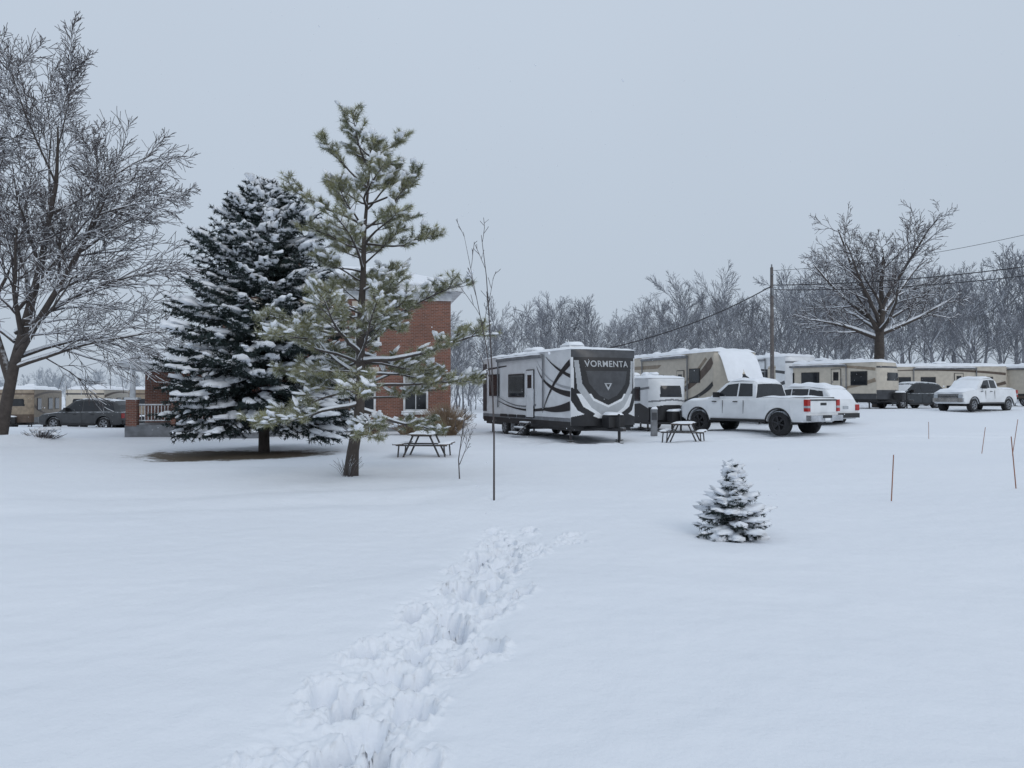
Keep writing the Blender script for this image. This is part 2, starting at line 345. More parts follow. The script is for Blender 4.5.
def spruce(name, loc, H, shape, seed, nb, z0, sc, bl, bw, per, twl, blobn, trunk_r, snowthick=1.0, bigb=2, frost=.08, droop=.35):
    rng=random.Random(seed); nr=np.random.default_rng(seed); e=empty(name,loc); Rad=max(shape(i/20) for i in range(20))
    tr=[([(rng.gauss(0,.01)*sc,rng.gauss(0,.01)*sc,H*i/6-.1*sc) for i in range(7)],[trunk_r*(1-i/6.3) for i in range(7)])]
    V,F=tubes(tr,10); arr_obj('trunk',V,F,[M['bark']],e,True)
    tw=[]; spines=[]; snowc=[];snows=[];snowd=[]
    sect=[rng.uniform(.82,1.12) for _ in range(9)]
    for b in range(nb):
        t=(b+rng.random())/nb; t=t**1.12; z=z0+(H-z0)*t
        az=b*2.4+rng.gauss(0,.3); L=shape(t)*rng.uniform(.72,1.1)*sect[int((az%6.283)/6.2832*8.99)]+.1*sc
        el=-.15+.8*t+rng.gauss(0,.1)
        pts=[];n=7; x=0.;zz=0.
        for i in range(n+1):
            f=i/n; pts.append((math.cos(az)*x,math.sin(az)*x,z+zz)); a=el-droop*math.sin(f*math.pi)*(1-t)+.3*f*f
            x+=math.cos(a)*L/n; zz+=math.sin(a)*L/n
        spines.append((pts,[.022*sc*(1-i/n*.8)*(1.2-t) for i in range(n+1)]))
        nt_=max(4,int(L/(.12*sc)))
        for k in range(nt_+1):
            f=.18+.82*k/nt_; q=f*n; i=min(n-1,int(q)); q-=i; a=np.array(pts[i])*(1-q)+np.array(pts[i+1])*q
            dd=np.array(pts[i+1])-np.array(pts[i]); dd/=np.linalg.norm(dd)
            side=np.cross(dd,[0,0,1]); side/=np.linalg.norm(side)+1e-9
            sgn=1 if k%2 else -1
            if k==nt_: d=dd
            else: d=dd*.65+side*sgn*rng.uniform(.5,.95)+np.array([0,0,rng.uniform(-.45,.05)])
            d/=np.linalg.norm(d); l_=twl*sc*rng.uniform(.6,1.15)*(1.15-.6*f)*(.45+.55*min(1,L/(Rad*.7)))
            tw.append((a,d,l_))
            if rng.random()<blobn and f>.3:
                g=rng.uniform(.2,.8); cc=a+d*l_*g; cc[2]+=.03*sc
                s=rng.uniform(.5,1.2)*snowthick
                snowc.append(cc); snows.append((l_*.4*s+.03*sc,.07*sc*s,.045*sc*s)); snowd.append(d)
        for _ in range(bigb):
            if rng.random()<.8:
                f=rng.uniform(.45,1.0); q=f*n; i=min(n-1,int(q)); q-=i; a=np.array(pts[i])*(1-q)+np.array(pts[i+1])*q; dd=np.array(pts[i+1])-np.array(pts[i])
                s=rng.uniform(.6,1.4)*snowthick*min(1,.5+L/Rad*.7); a[2]+=.05*sc
                snowc.append(a+np.array([rng.gauss(0,.05),rng.gauss(0,.05),0])*sc); snows.append((.24*sc*s,.15*sc*s,.08*sc*s)); snowd.append(dd/np.linalg.norm(dd))
    V,F=tubes(spines,4); arr_obj('branches',V,F,[M['bark']],e)
    P=[];Dn=[]
    for a,d,l_ in tw:
        f=nr.uniform(0,1,(per,1)); pp=a+d*l_*f; pp[:,2]-=.15*l_*f[:,0]**2; P.append(pp); Dn.append(np.repeat(d[None],per,0))
    P=np.concatenate(P);Dn=np.concatenate(Dn); fr=nr.random(len(P))<frost
    V,F=blades(P[~fr],Dn[~fr],bl*sc,bw*sc,.62,nr); arr_obj('needles',V,F,[M['spruce']],e)
    V,F=blades(P[fr]+np.array([0,0,.01*sc]),Dn[fr],bl*sc,bw*sc,.62,nr); arr_obj('frosted_needles',V,F,[M['spruce2']],e)
    V,F=blobs(np.array(snowc),np.array(snows),np.array(snowd),nr); arr_obj('snow_load',V,F,[M['snow']],e,True)
    return e
def interp_shape(zz,rr): return lambda t: float(np.interp(t,zz,rr))
spruce('spruce_tree',(-7.4,23,G(-7.4,23)-.1),8.0,interp_shape([0,.08,.2,.35,.5,.65,.8,.92,1],[2.3,2.75,2.8,2.5,2.15,1.8,1.3,.7,.12]),3,400,1.2,1,.11,.014,36,.52,.24,.17,snowthick=1.2,bigb=3,frost=.05,droop=.3)
spruce('small_spruce_tree',(2.58,9.0,G(2.58,9)-.08),.84,interp_shape([0,.15,.35,.55,.75,1],[.36,.39,.31,.17,.09,.02]),5,70,.05,.32,.13,.012,40,.40,.5,.03,snowthick=1.5,bigb=4,frost=.12,droop=.05)
# ---- white pine
def pine(name,loc,seed):
    rng=random.Random(seed); nr=np.random.default_rng(seed); e=empty(name,loc)
    trunk=[(-.05,0,-.1),(0,0,.5),(.12,0,1.2),(.16,.02,2),(.14,0,3),(.2,-.02,4),(.22,0,5),(.3,0,6),(.36,0,6.75)]
    rad=[.17,.125,.11,.1,.085,.065,.045,.025,.01]
    V,F=tubes([(trunk,rad)],10); arr_obj('trunk',V,F,[M['bark']],e,True)
    brs=[];tuft=[];tn=[]
    tz=np.array([p[2] for p in trunk]); tx=np.array([p[0] for p in trunk])
    def shape(z):
        return float(np.interp(z,[1.2,1.7,2.5,3.0,3.4,3.9,4.7,5.4,6.1,6.5,6.9],[2.0,2.5,2.65,2.1,1.15,1.3,1.65,1.5,1.2,.8,.3]))
    z=1.5; w=0
    while z<6.7:
        nb=rng.choice([5,5,6]) if z<3.0 else rng.choice([4,4,5,5])
        for b in range(nb):
            az=b*6.283/nb+w*1.1+rng.gauss(0,.35); L=shape(z)*rng.uniform(.6,1.12)
            zz=z+rng.gauss(0,.1); el=(.05+.10*(z-1.4))+rng.gauss(0,.16)
            if z<2: el-=.1
            n=8; p=np.array([float(np.interp(zz,tz,tx)),0,zz]); pts=[tuple(p)]; aa=az; ee=el
            dirs=[]
            for i in range(n):
                aa+=rng.gauss(0,.12); ee+=rng.gauss(.02,.09)
                d=np.array([math.cos(aa)*math.cos(ee),math.sin(aa)*math.cos(ee),math.sin(ee)]); dirs.append(d); p=p+d*L/n; pts.append(tuple(p))
            r0=.012+.012*L; brs.append((pts,[r0*(1-i/n*.8) for i in range(n+1)]))
            m=int(4+L*5.8)
            for k in range(m):
                f=.38+.6*(k+rng.random()*.6)/m; q=f*n; i=min(n-1,int(q)); q-=i
                a=np.array(pts[i])*(1-q)+np.array(pts[i+1])*q; d=dirs[i]; s=np.cross(d,[0,0,1]); s/=np.linalg.norm(s)
                dd=d*.7+s*(1 if k%2 else -1)*rng.uniform(.3,.9)+np.array([0,0,rng.uniform(-.15,.5)]); dd/=np.linalg.norm(dd)
                ll=rng.uniform(.2,.5)*(.5+L*.33)*(1.2-.5*f)
                c=a+dd*ll; mid=(a+c)/2+np.array([0,0,-.02]); brs.append(([tuple(a),tuple(mid),tuple(c)],[.009,.007,.005]))
                tuft.append(c);tn.append(dd)
                for _ in range(rng.choice([1,2,3,4])):
                    g=rng.uniform(.4,.95); bq=a+dd*ll*g; d3=dd*.6+np.array([rng.gauss(0,.5),rng.gauss(0,.5),rng.uniform(0,.8)]); d3/=np.linalg.norm(d3)
                    c3=bq+d3*rng.uniform(.08,.2); brs.append(([tuple(bq),tuple((bq+c3)/2),tuple(c3)],[.005,.005,.004])); tuft.append(c3);tn.append(d3)
            tuft.append(np.array(pts[-1])); tn.append(dirs[-1])
        z+=rng.uniform(.26,.38) if z<3.2 else rng.uniform(.36,.52); w+=1
    tuft.append(np.array(trunk[-1])); tn.append(np.array([0,0,1.]))
    big=[b for b in brs if len(b[0])>4]; small=[b for b in brs if len(b[0])<=4]
    V,F=tubes(big,6); arr_obj('branches',V,F,[M['bark']],e,True)
    V,F=tubes(small,3); arr_obj('twigs',V,F,[M['twig']],e)
    sb=snow_tubes(big,.012,.9,.8,.6,rng); V,F=tubes(sb,5,0); arr_obj('branch_snow',V,F,[M['snow']],e,True)
    T=np.array(tuft);Dv=np.array(tn); per=50
    P=np.repeat(T,per,0)-np.repeat(Dv,per,0)*nr.uniform(0,.15,(len(T)*per,1)); DD=np.repeat(Dv,per,0)
    fr=nr.random(len(P))<.28
    V,F=blades(P[~fr],DD[~fr],.12,.0048,.6,nr); arr_obj('needles',V,F,[M['pine']],e)
    V,F=blades(P[fr],DD[fr],.12,.005,.6,nr); arr_obj('frosted_needles',V,F,[M['pine2']],e)
    sel=nr.random(len(T))<.3; c=T[sel]+np.array([0,0,.03]); k=sel.sum(); s=nr.uniform(.5,1.4,(k,1))*np.array([[.09,.06,.032]])
    V,F=blobs(c,s,Dv[sel],nr); arr_obj('snow_load',V,F,[M['snow']],e,True)
pine('white_pine_tree',(-3.3,16,G(-3.3,16)-.05),11)
# ---- left bare tree
def left_tree():
    rng=random.Random(21); br=[]
    C=dict(n=[8,9,7,5,3],wob=[.04,.06,.08,.08,.08],up=[.02,.015,.015,.0,-.02],tip=[.3,.25,.3,.4,.5],ch=[10,9,8,6],start=[.28,.18,.15,.12],ang=[.68,.55,.55,.55],rat=[.64,.54,.52,.6],tap=[.3,.45,.4,.3],rr=[.6,.55,.55,.7],rmin=.0095)
    trunk=[(-.1,0,-.2),(.15,0,1.3),(.4,.05,2.8),(.85,.1,4.6),(1.25,.1,6.2),(1.6,0,7.8),(1.8,.1,9.2),(1.9,0,10.4),(1.9,0,11.2)]
    scaffold(rng,br,trunk,[.25,.2,.18,.15,.12,.095,.07,.045,.025],C,7.9)
    scaffold(rng,br,[(.3,0,2.2),(-.4,.3,3.8),(-1.1,.5,5.4),(-1.7,.6,7.0),(-2.1,.8,8.8),(-2.4,.9,10.4)],[.15,.13,.11,.09,.06,.03],dict(C,ch=[8,8,8,6]),6.6)
    scaffold(rng,br,[(.4,0,2.8),(1.5,-.3,4.4),(2.6,-.5,6.0),(3.5,-.7,7.4),(4.1,-.8,8.6)],[.13,.11,.09,.06,.03],dict(C,ch=[8,8,8,6]),5.2)
    for (z,az,L,el) in [(2.7,.1,5.2,.45),(3.3,-.6,5.0,.6),(3.0,.9,4.8,.5),(3.9,.2,5.6,.8),(4.6,-.3,5.2,.9),(3.6,2.9,4.5,.6)]:
        grow(rng,br,(.45,0,z),(math.cos(az)*math.cos(el),math.sin(az)*math.cos(el),math.sin(el)),L,.07,1,dict(C,up=[.02,-.05,-.03,-.02,-.03]))
    return br
build_tree('bare_tree',left_tree(),(-17.9,27,G(-17.9,27)),rmin=.0105,prob=.42)
def right_tree():
    rng=random.Random(8); br=[]
    C=dict(n=[6,9,7,5,3],wob=[.04,.08,.10,.10,.1],up=[.0,.012,.01,.0,.0],tip=[.5,.25,.3,.4,.5],ch=[7,8,6,5],start=[.45,.25,.15,.12],ang=[.7,.6,.6,.6],rat=[.62,.5,.5,.55],tap=[.35,.45,.45,.35],rr=[.55,.5,.5,.65],rmin=.014)
    scaffold(rng,br,[(0,0,-.2),(0,0,1.8),(.1,0,3.5),(.1,0,5.0),(.3,0,6.6),(.3,.1,8.4),(.4,0,10.4)],[.42,.36,.33,.3,.2,.13,.06],C,7.2)
    for az,el,L,z in [(0.1,.42,5.2,5.0),(3.0,.38,4.8,4.7),(1.5,.5,5.2,5.2),(-1.5,.45,5.2,5.2),(.5,.85,6.6,5.8),(3.7,.9,6.6,5.8),(2.3,1.1,7.0,6.3),(5.6,1.1,7.0,6.5),(2.9,.68,6.2,5.6)]:
        grow(rng,br,(.1,0,z),(math.cos(az)*math.cos(el),math.sin(az)*math.cos(el),math.sin(el)),L,.15,1,C)
    return br
build_tree('bare_tree',right_tree(),(25.2,53,G(25.2,53)),rmin=.014,prob=.4)
# ---- distant woods
def wood_tree(seed,H,narrow):
    rng=random.Random(seed); br=[]
    C=dict(n=[6,6,4,3],wob=[.04,.06,.08,.09],up=[.0,.05,.04,.02],tip=[.4,.25,.35,.45],ch=[15,8,7],start=[.3,.2,.15],ang=[.6,.5,.5],rat=[.34 if narrow else .42,.5,.5],tap=[.4,.45,.4],rr=[.5,.5,.6],rmin=.02)
    scaffold(rng,br,[(rng.gauss(0,.12)*i,rng.gauss(0,.12)*i,H*.95*i/6-.2) for i in range(7)],[.19,.16,.14,.12,.09,.06,.03],C,H)
    V,F=tubes([(p,r) for p,r,l_ in br if l_==0],6)
    g=tubes([(p,r) for p,r,l_ in br if l_>0],3)
    return np.concatenate([V,g[0]]),np.concatenate([F,g[1]+len(V)])
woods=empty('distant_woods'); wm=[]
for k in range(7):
    V,F=wood_tree(100+k,14,k%2==0); o=arr_obj('wood_tree_%d'%k,V,F,[M['hazebark']],woods); wm.append(o.data); bpy.data.objects.remove(o)
def place(me,x,y,z,s,rz,parent,nm,sz=None):
    o=bpy.data.objects.new(nm,me); o.location=(x,y,z); o.rotation_euler=(0,0,rz); o.scale=(s,s,sz or s); o.parent=parent; link(o)
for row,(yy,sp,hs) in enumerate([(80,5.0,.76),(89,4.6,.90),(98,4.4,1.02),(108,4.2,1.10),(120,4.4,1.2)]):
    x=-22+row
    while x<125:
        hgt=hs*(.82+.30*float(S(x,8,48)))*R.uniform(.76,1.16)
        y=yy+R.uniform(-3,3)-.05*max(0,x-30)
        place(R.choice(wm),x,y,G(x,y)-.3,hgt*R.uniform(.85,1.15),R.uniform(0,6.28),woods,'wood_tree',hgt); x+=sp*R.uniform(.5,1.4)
for i in range(150):
    x=R.uniform(-22,120); y=R.uniform(74,95); s=R.uniform(.2,.42)
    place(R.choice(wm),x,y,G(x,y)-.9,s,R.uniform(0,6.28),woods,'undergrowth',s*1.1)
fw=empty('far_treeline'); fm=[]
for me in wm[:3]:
    c=me.copy(); c.materials.clear(); c.materials.append(M['hazebark2']); fm.append(c)
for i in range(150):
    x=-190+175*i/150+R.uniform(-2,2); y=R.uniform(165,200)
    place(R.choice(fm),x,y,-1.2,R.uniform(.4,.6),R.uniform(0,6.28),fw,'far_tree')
# ---- saplings & shrubs
def sapling(name,loc,stems,rmin,chs,Lr,seed):
    rng=random.Random(seed); br=[]
    C=dict(n=[6,5,3],wob=[.02,.07,.1],up=[0,.06,.02],tip=[.2,.3,.4],ch=[chs,3],start=[.35,.3],ang=[.42,.5],rat=[Lr,.35],tap=[.55,.4],rr=[.6,.6],rmin=rmin)
    for pts,r in stems:
        L=sum((Vector(a)-Vector(b)).length for a,b in zip(pts[:-1],pts[1:])); n=len(pts)
        scaffold(rng,br,pts,[r*(1-.75*i/(n-1)) for i in range(n)],C,L)
    e=empty(name,loc); V,F=tubes([(p,r) for p,r,_ in br],5); arr_obj('stems',V,F,[M['twig']],e,True)
    return e
sapling('young_sapling',(-.28,12,G(-.28,12)-.05),[([(0,0,0),(0,0,1.0),(-.03,0,2.0),(-.08,0,2.9),(-.12,0,3.5),(-.2,0,4.15)],.017),([(-.02,0,1.6),(-.12,0,2.4),(-.3,0,3.3),(-.48,0,4.2)],.010)],.0042,5,.22,4)
sapling('young_sapling',(-1.02,15,G(-1.02,15)-.05),[([(0,0,0),(-.02,0,.4),(.05,0,.9),(.12,0,1.4)],.014),([(0,0,.3),(.12,0,.6),(.25,.1,1.05)],.009)],.004,6,.35,5)
def shrub(name,loc,n,h,spread,r,matk,seed,snowb=0):
    rng=random.Random(seed); br=[]
    for i in range(n):
        a=rng.uniform(0,6.28); t=rng.random()**.6*spread; hh=h*rng.uniform(.55,1.05)*(1-.35*(t/spread)**2)
        p0=(math.cos(a)*t*.25,math.sin(a)*t*.25,-.05); p1=(math.cos(a)*t*.6,math.sin(a)*t*.6,hh*.55); p2=(math.cos(a)*t*1.05+rng.gauss(0,.04),math.sin(a)*t*1.05,hh)
        br.append(([p0,p1,p2],[r,r*.8,r*.5]))
    e=empty(name,loc); V,F=tubes(br,3); arr_obj('stems',V,F,[M[matk]],e)
    if snowb:
        c=[];s=[]
        for i in range(snowb):
            p=br[rng.randrange(n)][0][2]; c.append((p[0]*.9,p[1]*.9,p[2]*rng.uniform(.75,1))); q=rng.uniform(.6,1.3); s.append((.16*q*spread,.14*q*spread,.09*q*spread))
        V,F=blobs(np.array(c),np.array(s)); arr_obj('snow_load',V,F,[M['snow']],e,True)
    return e
shrub('twiggy_shrub',(-3.3,15.5,G(-3.3,15.5)),34,.45,.36,.005,'twig',1)
shrub('dry_ornamental_grass',(-2.8,33,G(-2.8,33)),800,1.45,1.2,.012,'dry',2,10)
shrub('snowy_shrub',(-4.5,33.4,G(-4.5,34)),240,.9,.9,.012,'dry',3,34)
shrub('snowy_shrub',(-6.2,33.4,G(-6.4,34)),240,.9,.9,.012,'dry',4,34)
shrub('snowy_shrub',(-16.6,27.2,G(-17,27)),160,.6,.8,.01,'twig',5,20)
shrub('snowy_shrub',(-13.0,32.4,G(-13,33)),160,.8,.9,.01,'twig',6,26)
# ------------------------------------------------------------------ house
def house():
    rot=math.radians(11); e=empty('brick_house',(-8.2,36.6,-.25),rot)
    Wd,Dp,Ht=10.6,8.5,6.85; hx=Wd/2
    w=MB(); w.box((0,Dp/2,Ht/2),(Wd,Dp,Ht),'brick'); w.build('brick_walls',e)
    t=MB()
    t.box((0,Dp/2,Ht+.12),(Wd+1.1,Dp+1.1,.24),'trim'); t.box((0,-.035,Ht-.22),(Wd+.1,.07,.4),'trim'); t.box((hx+.035,Dp/2,Ht-.22),(.07,Dp,.4),'trim')
    t.box((0,-.06,.3),(Wd+.1,.12,.6),'grey')
    t.build('eaves_and_plinth',e,.01)
    r=MB(); z0=Ht+.245; a=.55
    v=[(-hx-a,-a,z0),(hx+a,-a,z0),(hx+a,Dp+a,z0),(-hx-a,Dp+a,z0),(-hx-a,-a,z0+.16),(hx+a,-a,z0+.16),(hx+a,Dp+a,z0+.16),(-hx-a,Dp+a,z0+.16),(-hx+3.4,Dp/2,z0+1.6),(hx-3.4,Dp/2,z0+1.6)]
    r.add(v,[[0,1,5,4],[1,2,6,5],[2,3,7,6],[3,0,4,7],[4,5,9,8],[5,6,9],[6,7,8,9],[7,4,8],[3,2,1,0]],'snow'); r.build('snowy_roof',e,.06,3)
    ch=MB(); ch.box((-2.5,Dp/2,Ht+2.1),(.8,.6,1.4),'brick'); ch.build('chimney',e)
    wi=MB()
    def window(x,z,ww,hh,yy=0):
        wi.box((x,yy-.03,z+hh/2),(ww+.2,.08,hh+.2),'trim'); wi.box((x,yy-.075,z+hh*.26),(ww,.02,hh*.45),'glass'); wi.box((x,yy-.075,z+hh*.75),(ww,.02,hh*.43),'blind')
        wi.box((x,yy-.09,z+hh/2),(.04,.02,hh),'trim'); wi.box((x,yy-.08,z-.14),(ww+.4,.2,.1),'trim'); wi.box((x,yy-.08,z-.05),(ww+.36,.16,.06),'snow')
        wi.box((x,yy-.03,z+hh+.22),(ww+.5,.07,.24),'beige')
    for x in (-4.1,-1.4,1.3):
        window(x,4.4,.95,1.6)
    window(3.6,1.1,1.0,1.75); window(1.1,1.1,1.0,1.75)
    wi.box((-1.4,-.05,1.35),(1.3,.1,2.5),'trim'); wi.box((-1.4,-.11,1.3),(.95,.03,2.1),'brown')
    wi.build('windows_and_door',e,.006)
    p=MB(); px0,px1=-8.6,-2.4
    p.box(((px0+px1)/2,-1.6,.3),(px1-px0,3.0,.6),'grey')
    p.box(((px0+px1)/2,-1.6,3.05),(px1-px0+.5,3.3,.3),'trim')
    xsn=(px0+.25,-6.6,-4.6,px1-.25)
    for x in xsn:
        p.box((x,-2.9,1.1),(.42,.42,1.1),'brick'); p.box((x,-2.9,1.7),(.52,.52,.1),'trim'); p.cyl((x,-2.9,1.75),(x,-2.9,2.9),.12,.1,'trim')
    for a0,a1 in ((-8.1,-6.85),(-6.35,-4.85)):
        p.box(((a0+a1)/2,-2.9,1.45),(a1-a0,.07,.06),'trim'); p.box(((a0+a1)/2,-2.9,.78),(a1-a0,.05,.05),'trim')
        x=a0+.1
        while x<a1: p.box((x,-2.9,1.1),(.035,.035,.62),'trim'); x+=.13
    p.box((-3.6,-3.5,.15),(1.4,1.0,.3),'grey'); p.snow(-4.3,-2.9,-4.0,-3.1,lambda x,y:.3,.1)
    p.snow(px0-.25,px1+.25,-3.3,.1,lambda x,y:3.2+.16*(y+3.3),.22,30,12)
    p.build('porch',e,.012)
    g=MB(); g.box((-7.0,2.6,1.7),(3.3,5,3.4),'brick'); g.prism([(-8.9,3.4),(-5.35,3.4),(-5.35,3.9),(-8.9,3.6)],-.1,5.4,'snow'); g.box((-7.0,.07,1.9),(1.1,.08,1.4),'glass'); g.build('side_wing',e,.02)
house()
# ------------------------------------------------------------------ vehicles
def wheel(mb,x,y,r,w,side,rim='alloy'):
    s=side
    mb.lathe_y((x,y,r),[(r*.62,s*w/2),(r*.66,s*(w/2+.01)),(r*.93,s*(w/2)),(r,s*(w/2-.03)),(r,-s*(w/2-.03)),(r*.93,-s*w/2),(.02,-s*w/2)],'tyre')
    mb.lathe_y((x,y,r),[(.0,s*(w/2-.05)),(r*.6,s*(w/2-.06)),(r*.62,s*w/2)],'black' if rim!='alloy' else 'darkalloy')
    mb.lathe_y((x,y,r),[(r*.57,s*(w/2-.04)),(r*.58,s*(w/2+.004)),(r*.635,s*(w/2+.006)),(r*.64,s*(w/2-.01))],rim)
    for k in range(6):
        a=k*math.pi/3+.3; mb.box((x+math.cos(a)*r*.31,y+s*(w/2-.025),r+math.sin(a)*r*.31),(r*.56,.04,r*.13),rim,ry=-a)
    mb.cyl((x,y+s*(w/2-.05),r),(x,y+s*(w/2+.01),r),r*.13,r*.11,rim,10)
def car(name,loc,heading,L,W,zc,top,gh,wx,wr,paint,wins,glass_rng,snows,kind,rim='alloy',trimk='black',sc=1):
    e=empty(name,loc,heading,sc); hl=L/2
    tx,tz=zip(*top); gx,gzz=zip(*gh); zr=max(gzz)
    ztop=lambda x: float(np.interp(x,tx,tz)); zgh=lambda x: float(np.interp(x,gx,gzz))
    ra=wr+.09
    def zbot(x):
        z=zc+ (.06 if abs(x)>hl-.15 else 0)
        for w in wx:
            if abs(x-w)<ra: z=max(z,wr*.98+math.sqrt(ra*ra-(x-w)**2))
        return z
    xs0=.30*L
    def hw(x):
        t=max(0,(abs(x)-xs0)/(hl-xs0)); return W/2*(1-(.10 if x>0 else .05)*t*t)
    st=set(np.linspace(-hl,hl,120).tolist())
    for w in wx:
        for k in range(-20,21): st.add(w+ra*math.sin(k/20*math.pi/2))
        st.add(w-ra-.002); st.add(w+ra+.002)
    for x,_ in top: st.add(x)
    st=sorted(s for s in st if -hl<=s<=hl); b=MB(); rows=[]
    for x in st:
        ed=hl-abs(x); k=1-max(0,(.10-ed)/.10)**2*.05; zt=ztop(x)-max(0,(.09-ed)/.09)**2*.05; zb=min(zbot(x),zt-.08); w=hw(x)*k
        row=[(0,zb),(w*.9,zb)]
        for f in (.02,.14,.35,.6,.8,.92):
            z=zb+(zt-zb)*f; ww=w*(1-.035*((z-.7)/.5)**2)+(.02 if any(abs(x-q)<ra+.05 for q in wx) and z<wr*2+.2 else 0); row.append((ww,z))
        row+= [(row[-1][0]-.025,zt-.012),(row[-1][0]-.08,zt+.004),(w*.4,zt+.02),(0,zt+.024)]
        full=[(x,y,z) for y,z in row]+[(x,-y,z) for y,z in row[::-1][1:-1]]
        rows.append(full)
    m=len(rows[0]); vs=[p for r_ in rows for p in r_]
    b.add(vs,[[i*m+j,i*m+(j+1)%m,(i+1)*m+(j+1)%m,(i+1)*m+j] for i in range(len(rows)-1) for j in range(m)],paint,True)
    b.add(rows[0],[list(range(m))],paint); b.add(rows[-1],[list(range(m))],paint)
    b.build('body',e)
    u=MB(); u.box((0,0,zc+.12),(L*.9,W*.62,.25),'black'); u.box((0,0,zc+.3),(L*.8,W*.6,.3),'black')
    for w in wx: u.cyl((w,-W/2+.15,wr),(w,W/2-.15,wr),.07,.07,'black')
    u.build('chassis',e)
    def gy(x,z):
        zb=ztop(x); return hw(x)-.085-.17*max(0,(z-zb)/(zr-zb+1e-6))
    g=MB(); rows=[]; gs=sorted(set(np.linspace(gx[0],gx[-1],60).tolist()+list(gx)))
    for x in gs:
        zb=ztop(x)-.03; zt=max(zgh(x),zb+.01); row=[(gy(x,zb),zb)]
        for f in (.3,.6,.85): z=zb+(zt-zb)*f; row.append((gy(x,z),z))
        yt=gy(x,zt); k=min(1,(zt-zb)/.3); row+=[(yt-.015*k,zt-.03*k),(yt-.07*k,zt),(yt*.5,zt+.02*k),(0,zt+.028*k)]
        rows.append([(x,y,z) for y,z in row]+[(x,-y,z) for y,z in row[::-1][1:]])
    m=len(rows[0])
    for i in range(len(rows)-1):
        xm=(gs[i]+gs[i+1])/2
        for j in range(m-1):
            k=paint
            for (a0,a1,kk) in glass_rng:
                if a0<xm<a1 and 5<=j<=m-7: k=kk
            g.add([rows[i][j],rows[i][j+1],rows[i+1][j+1],rows[i+1][j]],[[0,1,2,3]],k,True)
    g.build('cab',e)
    wn=MB()
    for poly in wins:
        for s in (1,-1):
            cx=sum(p[0] for p in poly)/len(poly); cz=sum(p[1] for p in poly)/len(poly)
            wn.poly([(x,s*(gy(x,z)+.008),z) for x,z in poly],'glass')
            big=[(cx+(x-cx)*1.05,cz+(z-cz)*1.09) for x,z in poly]
            wn.poly([(x,s*(gy(x,z)+.004),z) for x,z in big],'black')
    wn.build('windows',e)
    wh=MB()
    for w in wx:
        for s in (1,-1): wheel(wh,w,s*(W/2-.15),wr,.26,s,rim)
    wh.build('wheels',e)
    d=MB()
    for s in (1,-1):
        d.box((gx[-1]-.55,s*(W/2+.06),ztop(0)+.14),(.14,.24,.2),trimk)
        d.box((0,s*(W/2-.0),zc+.02),((wx[1]-wx[0])-2*ra-.1,.1,.1),'black')
        for hx_ in ( (gx[0]+gx[-1])/2-.25,(gx[0]+gx[-1])/2+.75): d.box((hx_,s*(W/2+.0),ztop(0)-.12),(.2,.04,.035),trimk)
        for sx_ in ((gx[0]+gx[-1])/2+.35,(gx[0]+gx[-1])/2-.62): d.box((sx_,s*(W/2-.008),ztop(0)-.32),(.012,.03,.5),'black')
        for w in wx:
            n=14
            for q in range(n):
                a=math.pi*(q+.5)/n; d.box((w+math.cos(a)*(ra+.015),s*(W/2+.006),wr*.98+math.sin(a)*(ra+.015)),(.045,.05,ra*math.pi/n*1.1),trimk if kind=='pickup' else paint,ry=-a)
    xr=-hl; xf=hl; zt=ztop(-hl+.1)
    if kind=='pickup':
        for s in (1,-1): d.box((xr+.03,s*(W/2-.13),zt-.25),(.16,.17,.42),'red'); d.box((xr+.03,s*(W/2-.13),zt-.3),(.165,.172,.08),'lamp')
        d.box((xr-.004,0,zt-.28),(.03,W-.5,.46),paint); d.box((xr-.02,0,zt-.2),(.03,.35,.09),'black'); d.box((xr-.015,0,zt-.06),(.05,W-.5,.05),'black')
        d.box((xr-.08,0,zc+.15),(.2,W-.12,.2),'chrome'); d.box((xr-.12,0,zc+.2),(.16,.5,.1),'black'); d.box((xr-.19,0,zc+.13),(.012,.32,.14),'white')
        d.box((xf-.0,0,zc+.22),(.16,W-.2,.24),'chrome'); d.box((xf-.01,0,ztop(hl-.1)-.29),(.1,W*.62,.34),'black')
        for q in range(3): d.box((xf+.035,0,ztop(hl-.1)-.2-.09*q),(.03,W*.58,.03),'chrome')
        for s in (1,-1): d.box((xf-.06,s*(W/2-.27),ztop(hl-.1)-.25),(.2,.26,.22),'lamp')
        d.box((-hl*.52,0,zt+.02),(hl*.9,W-.35,.04),'black')
    else:
        for s in (1,-1): d.box((xr+.05,s*(W/2-.2),zt-.2),(.16,.24,.26),'red'); d.box((xf-.08,s*(W/2-.33),ztop(hl-.1)-.14),(.22,.32,.14),'lamp')
        d.box((xr-.02,0,zc+.16),(.12,W-.25,.2),'black'); d.box((xr-.0,0,zc+.5),(.03,.34,.13),'lamp'); d.box((xf-.01,0,zc+.3),(.08,W*.55,.24),'black')
    d.build('lights_bumpers_and_trim',e,.012)
    sn=MB()
    for (a0,a1,on,th) in snows:
        if on=='roof': wv=gy((a0+a1)/2,zr)-.04; sn.snow(a0,a1,-wv,wv,lambda x,y:zgh(x)+.02,th,22,12)
        elif on=='glass': wv=hw(a1)-.22; sn.snow(a0,a1,-wv,wv,lambda x,y:max(zgh(x),ztop(x))+.015,th,14,12)
        else: wv=hw((a0+a1)/2)-.12; sn.snow(a0,a1,-wv,wv,lambda x,y:ztop(x)+.02,th,20,12)
    sn.build('snow_on_vehicle',e)
    return e
ptop=[(-2.9,1.34),(-2.0,1.35),(-.75,1.35),(1.15,1.30),(1.5,1.30),(2.5,1.22),(2.9,1.12)]
